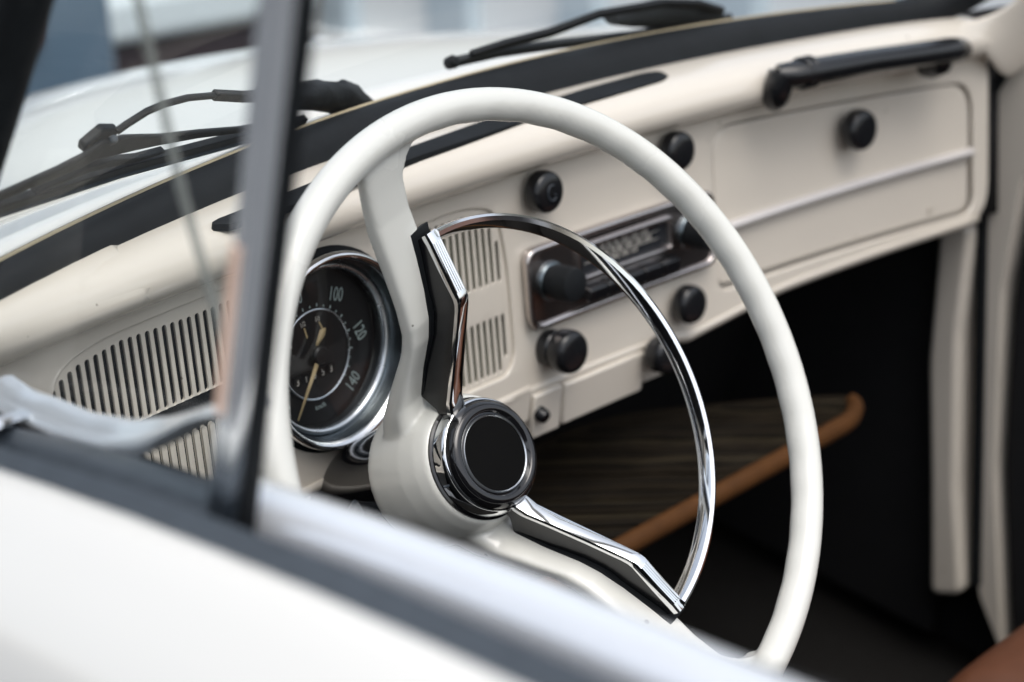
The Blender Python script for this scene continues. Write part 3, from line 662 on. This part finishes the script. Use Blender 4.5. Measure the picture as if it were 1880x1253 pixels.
m = MB(); m.grid(lambda u, v: V(-.562-.006*v, u, .155-.65*v+SL*(u+.34)*(1-v)), lin(-.06, -1.15, 8), lin(0, 1, 8)); m.build('door_card', M['dark'], DD, solid=.004)
# post between the vent window and the door glass
def post(name, sec, material, parent, z0=.15, z1=.47, bevel=.001):
    m = MB(); secs = []
    for z in lin(z0, z1, 8):
        ysh = .0055-.150*(z-.166); xsh = 0
        secs.append([V(x+xsh, y+ysh, z) for x, y in sec])
    return m.loft(secs).build(name, material, parent, bevel=bevel, angle=40)
po = post('window_post', [(-.6078, -.3360), (-.6100, -.3370), (-.6114, -.3388), (-.6118, -.3410), (-.6112, -.3426), (-.6100, -.3432), (-.6112, -.3438), (-.6120, -.3456), (-.6120, -.3486), (-.6112, -.3512), (-.6095, -.3530), (-.6070, -.3525), (-.6060, -.3360)], M['steel'], DD, bevel=.0002, z0=.158); tag(po, 'upright metal post behind the vent window')
post('glass_channel', [(-.6092, -.3532), (-.6092, -.3548), (-.6065, -.3556), (-.6025, -.3552), (-.6015, -.3370), (-.6058, -.3362), (-.6065, -.3530)], M['rubber'], DD, bevel=.0003)
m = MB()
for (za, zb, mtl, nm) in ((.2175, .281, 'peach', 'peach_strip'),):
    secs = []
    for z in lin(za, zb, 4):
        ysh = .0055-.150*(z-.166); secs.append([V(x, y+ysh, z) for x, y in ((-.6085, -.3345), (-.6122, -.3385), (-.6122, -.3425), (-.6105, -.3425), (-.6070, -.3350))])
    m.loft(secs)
o = m.build('peach_strip', M['peach'], DD); tag(o, 'pale peach strip on the window post')  # plain peach band along part of the post
# vent window: glass, front frame, translucent grey stripe
vq = [(-.115, .135), (-.330, .165), (-.362, .45), (-.245, .45)]
m = MB(); m.add([V(-.598+.06*(z-.166), y, z) for y, z in vq], [(0, 1, 2, 3)]); vg = m.build('vent_glass', M['ventglass'], DD); tag(vg, 'dusty triangular vent window glass')
m = MB(); m.tube([V(-.570, -.050, .11), V(-.570, -.0985, .205), V(-.568, -.1240, .253), V(-.567, -.1545, .310), V(-.56, -.245, .47)], .0125, 14, sq=1.1); m.build('vent_front_frame', M['rubber'], DD, angle=60)
m = MB(); secs = []
for y, z in ((-.256, .352), (-.2608, .3349), (-.2724, .305), (-.2843, .2724), (-.2945, .252), (-.3027, .2351), (-.311, .218)):
    secs.append([V(-.585, y-.0030, z-.001), V(-.585, y+.0030, z+.001), V(-.5836, y+.0030, z+.001), V(-.5836, y-.0030, z-.001)])
m.loft(secs).build('vent_grey_stripe', M['edge'], DD)
# body-coloured ledge inside the door below the vent window
top = [(-.118, .1150), (-.1384, .1195), (-.1677, .1245), (-.2019, .1355), (-.2341, .1511), (-.2531, .163), (-.2695, .1735), (-.290, .185)]
bot = [(-.118, .1045), (-.1384, .1070), (-.1677, .1115), (-.2000, .1195), (-.2220, .1290), (-.2360, .1395), (-.2530, .1545), (-.2695, .1685), (-.290, .180)]
def ledge(shift, x0, x1):
    return [(y, z+shift) for y, z in top]
m = MB(); secs = []
for i, y in enumerate(lin(-.10, -.295, 26)):
    zt = interp([(-a, b) for a, b in top], -y); zb = interp([(-a, b) for a, b in bot], -y); h = max(.006, zt-zb)
    secs.append([V(-.552, y, zt-.001), V(-.556, y, zt), V(-.560, y, zt-.0008), V(-.5635, y, zt-h*.30), V(-.5655, y, zt-h*.36), V(-.5685, y, zt-h*.45), V(-.5695, y, zt-h*.65), V(-.567, y, zb), V(-.552, y, zb)])
o = m.loft(secs).build('door_ledge', M['sill'], DD, angle=50); tag(o, 'curved bright metal ledge inside the front corner of the door')
MB().tube([V(-.568, -.135, .1135), V(-.585, -.150, .122), V(-.602, -.17, .135)], [.005, .006, .005], 10, sq=.5).build('vent_pivot_bracket', M['chrome'], DD)
# trim panel end with a dark gap on the dash top near the driver's pillar
m = MB(); secs = []
for x in lin(-.58, -.428, 22):
    e = min(1, (-.428-x)/.012); e = math.sqrt(max(0, 1-(1-e)**2))*.9+.1
    secs.append([V(x, YB(x)+.006, .1140+.0025*e), V(x, YB(x)-.001, .1150+.0028*e), V(x, YB(x)-.008, .1125+.0030*e), V(x, YB(x)-.016, .108+.003*e), S(x, .100, .0215+.002*e), S(x, .092, .0195+.0012*e), S(x, .087, .012)])
o = m.loft(secs, closed_u=False, cap=False).build('pillar_trim_end', M['cream'], D, angle=60, solid=.001)

# ---- wipers outside the glass
def wiper(name, pts, label):
    pass
def wq(x, o=.015, z=None): return V(x, WY(x, z)+o, z)
wp = bpy.data.objects.new('windshield_wiper', None); sc.collection.objects.link(wp); wp.parent = P; tag(wp, 'black windshield wiper in front of the driver')
B = [V(-.56, -.040, .166), V(-.5067, -.0175, .1602), V(-.4084, .025, .1465), V(-.2959, .0644, .1310), V(-.232, .0800, .1250)]
def strip(path, w, t, up):
    m = MB(); secs = []
    for i, p in enumerate(path):
        a = path[max(0, i-1)]; b = path[min(len(path)-1, i+1)]; tg = (b-a).normalized(); e = Vector(up); e = (e-tg*e.dot(tg)).normalized(); g = tg.cross(e)
        w_ = w[i] if isinstance(w, (list, tuple)) else w
        secs.append([p+e*w_*sx+g*t*sy for sx, sy in ((-.5, -.5), (.5, -.5), (.5, .5), (-.5, .5))])
    return m.loft(secs)
strip(B, .0055, .0035, (0, -.5, .86)).build('blade_rubber', M['blade'], wp, bevel=.001)
strip([p+V(0, -.001, .0030) for p in B], .0014, .0050, (0, -.5, .86)).build('blade_spine', M['wiper'], wp, bevel=.0005)
strip([p+V(0, .0012, -.0034) for p in B], .0012, .0045, (0, -.5, .86)).build('blade_lip', M['seal'], wp)
br = [V(-.56, -.043, .174), V(-.5107, -.0256, .1705), V(-.4701, -.0097, .1690), V(-.4507, -.0049, .1705), V(-.4370, .001, .1715), V(-.4200, .007, .1690), V(-.4040, .013, .1655), V(-.3847, .0217, .1605), V(-.345, .039, .1510), V(-.3009, .0576, .1395), V(-.262, .070, .1330)]
strip(br, [.004, .0055, .0075, .0095, .0130, .0135, .0105, .0075, .0055, .0042, .0035], .0035, (0, -.5, .86)).build('blade_bridge', M['wiper'], wp, bevel=.0012)
b2 = [V(-.4844, -.0118, .1632), V(-.4589, -.0014, .1615), V(-.4427, .003, .1625), V(-.4239, .0112, .1590), V(-.3974, .0249, .1515), V(-.375, .0309, .1500)]
strip(b2, [.0015, .003, .005, .005, .0035, .0015], .005, (0, -.5, .86)).build('blade_yoke', M['wiper'], wp, bevel=.001)
strip([V(-.4480, -.0005, .1758), V(-.4350, .002, .1800), V(-.4240, .004, .1790)], [.007, .0115, .006], .006, (0, -.5, .86)).build('arm_connector', M['wiper'], wp, bevel=.0015)
MB().lathe([(.0024, -.004), (.0024, .007), (.0015, .0082), (0, .0084)], V(-.4290, .0035, .1735), V(0, -1, .55), V(1, 0, 0), 16, cap=False).build('rivet', M['seal'], wp)
arm = [V(-.4260, -.0005, .1800), V(-.4199, -.0007, .1828), V(-.4048, .002, .1865), V(-.3917, .0057, .187), V(-.37, .0134, .1846), V(-.3447, .024, .1784), V(-.33, .03, .174)]
MB().tube(arm, .0021, 10).build('arm_rod', M['wiper'], wp)
strip([V(-.345, .0237, .1788), V(-.3137, .0379, .1682), V(-.2576, .0591, .1531)], [.0058, .0062, .009], .005, (0, -.5, .86)).build('arm_sleeve', M['wiper'], wp, bevel=.001)
boot = [(-.290, .0465, .1610, .008), (-.262, .0580, .1530, .014), (-.2233, .0700, .1425, .021), (-.2085, .0765, .1365, .020), (-.1948, .0800, .1335, .023), (-.178, .0880, .1265, .018), (-.163, .0940, .1205, .007)]
m = MB(); secs = []
for x, y, z, h in boot: secs.append([V(x+dx*h, y+.003+.008*math.cos(b), z+h*.5*math.sin(b)+.002*math.sin(3*b+x*200)) for b in [2*math.pi*k/14 for k in range(14)] for dx in (0,)])
o = m.loft(secs).build('arm_boot', M['wiper'], wp, angle=60)
wp2 = bpy.data.objects.new('windshield_wiper', None); sc.collection.objects.link(wp2); wp2.parent = P; tag(wp2, 'black windshield wiper in front of the passenger')
B2 = [V(-.090, .094, .1365), V(-.04, .0945, .1360), V(.03, .096, .1310), V(.113, .0985, .1235), V(.216, .083, .1262)]
strip(B2, .0075, .005, (0, -.5, .86)).build('blade_rubber', M['blade'], wp2, bevel=.001)
MB().lathe([(.0045, -.004), (.005, .002), (.003, .005), (0, .0055)], V(-.090, .092, .1375), V(0, -1, .5), V(1, 0, 0), 18).build('blade_end', M['wiper'], wp2)
strip([V(-.075, .0885, .1420), V(-.0386, .0894, .1437), V(.0067, .0893, .1447), V(.05, .0812, .1540), V(.1208, .0771, .1535), V(.165, .078, .146), V(.2, .0800, .1350)], [.004, .006, .007, .006, .006, .007, .006], .005, (0, -.5, .86)).build('blade_bridge', M['wiper'], wp2, bevel=.001)
m = MB(); secs = []
for x, y, z, h in ((.075, .087, .144, .008), (.10, .087, .143, .018), (.13, .087, .141, .024), (.17, .087, .136, .022), (.205, .086, .129, .010)): secs.append([V(x, y+.003+.008*math.cos(b), z+h*.5*math.sin(b)) for b in [2*math.pi*k/12 for k in range(12)]])
m.loft(secs).build('arm_boot', M['blade'], wp2, angle=60)

# ---- passenger seat
m = MB(); secs = []
for x in lin(.04, .56, 14):
    e = min(1, (x-.04)/.06, (.56-x)/.06); e = math.sqrt(max(0, 1-(1-e)**2))
    zt = -.305+.055*e
    secs.append([V(x, y, z) for y, z in ((-.290, -.44), (-.273, -.36), (-.273, zt-.035), (-.284, zt-.012), (-.305, zt), (-.40, zt+.012*e), (-.55, zt+.004), (-.72, zt-.02), (-.76, -.44))])
st = m.loft(secs).build('passenger_seat', M['leather'], P, angle=60, subsurf=1); tag(st, 'brown leather passenger seat cushion')
m = MB(); secs = []
for x in lin(.05, .55, 10):
    e = min(1, (x-.05)/.06, (.55-x)/.06); e = math.sqrt(max(0, 1-(1-e)**2)); secs.append([V(x, -.74-.02*e*0, -.36), V(x, -.70-.04*(1-e), -.2), V(x, -.78, .10+.06*e), V(x, -.86, .12+.06*e), V(x, -.88, -.36)])
m.loft(secs).build('backrest', M['leather'], st, subsurf=1, angle=60)
MB().tube([V(.02, -.24, -.40), V(.05, -.245, -.385), V(.085, -.25, -.38)], .006, 8).build('seat_lever', M['chrome'], st)

# ================================================================== background, out of focus beyond the hood
def simple_car(name, x0, x1, y0, y1, paint, bumper, label, zb=.30):
    t = bpy.data.objects.new(name, None); sc.collection.objects.link(t); t.location = (0, 0, 0); tag(t, label, 'car', 'cars parked beyond the hood')
    w = x1-x0; L = y1-y0; prof_ = [(0, zb), (0, .78), (.05, .92), (.14*L, .98), (.26*L, 1.38), (.62*L, 1.42), (.76*L, 1.02), (.96*L, .88), (L, .72), (L, zb)]
    m = MB(); secs = []
    for u in lin(0, 1, 7):
        tuck = .10*abs(2*u-1)**3
        secs.append([V(x0+w*u, y0+a, b-(tuck if b > 1.1 else tuck*.2)) for a, b in prof_])
    m.loft(secs); m.build('body', paint, t, frame=False, bevel=.04, seg=3, angle=40)
    m = MB(); m.box((x0+w/2, y0-.03, zb+.07), (w*.98, .12, .15)); m.build('bumper', bumper, t, frame=False, bevel=.03, seg=3)
    m = MB(); m.box((x0+w/2, y0+.06, .17), (w*.94, .16, .20)); m.box((x0+w/2, y0+L/2, .2), (w*.8, L*.94, .14)); m.build('underside', M['maroon'], t, frame=False, bevel=.02)  # dark maroon boxes paint in the shade beneath the car
    for u in (.16, .84):
        m = MB(); m.box((x0+w*u, y0-.012, .74), (.16, .03, .14)); m.build('tail_lamp', M['maroon'], t, frame=False, bevel=.01)
    m = MB(); m.box((x0+w/2, y0+.19*L, 1.2), (w*.7, .012, .26), Matrix.Rotation(R(-40), 3, 'X')); m.build('rear_window', M['carglass'], t, frame=False, bevel=.01)
    for sx in (x0+.08, x1-.08):
        for yy in (y0+.2*L, y0+.8*L):
            m = MB(); m.lathe([(.0, -.1), (.27, -.1), (.31, -.07), (.315, 0), (.31, .07), (.27, .1), (0, .1)], V(sx, yy, .315), V(1, 0, 0), V(0, 1, 0), 28, cap=False); wh = m.build('wheel', M['tyre'], t, frame=False)
            m = MB(); m.lathe([(.2, -.104), (.19, -.112), (0, -.115)], V(sx, yy, .315), V(1, 0, 0), V(0, 1, 0), 24, cap=False); m.lathe([(.2, .104), (.19, .112), (0, .115)], V(sx, yy, .315), V(1, 0, 0), V(0, 1, 0), 24, cap=False); m.build('rim', M['hub'], wh, frame=False)
    return t
simple_car('parked_car', -.55, 1.20, 2.55, 6.4, M['bluepaint'], M['bluepaint'], 'blurred blue car parked beyond the hood at upper left')
simple_car('parked_car', 1.55, 3.10, 4.3, 8.2, M['whitecar'], M['whitecar'], 'blurred pale car beyond the hood with dark maroon shade painted beneath', zb=.30)
bd = bpy.data.objects.new('lowered_facade', None); sc.collection.objects.link(bd); tag(bd, 'blurred pale facade, cut to a low wall, with blue grey pilasters beyond the hood', 'wall')
MB().box((3.45, 1.2, .55), (.3, 7.0, 1.1)).build('wall', M['wallpale'], bd, frame=False, bevel=.02)  # facade kept low so side daylight reaches the cabin
for i in range(11):
    MB().box((3.28, -1.9+.62*i, 0.5), (.10, .16+.05*(i % 2), 1.0)).build('pilaster', M['wallblue'], bd, frame=False, bevel=.01)
MB().box((3.26, 1.2, .09), (.14, 7.0, .18)).build('plinth', M['wallpale'], bd, frame=False, bevel=.01)
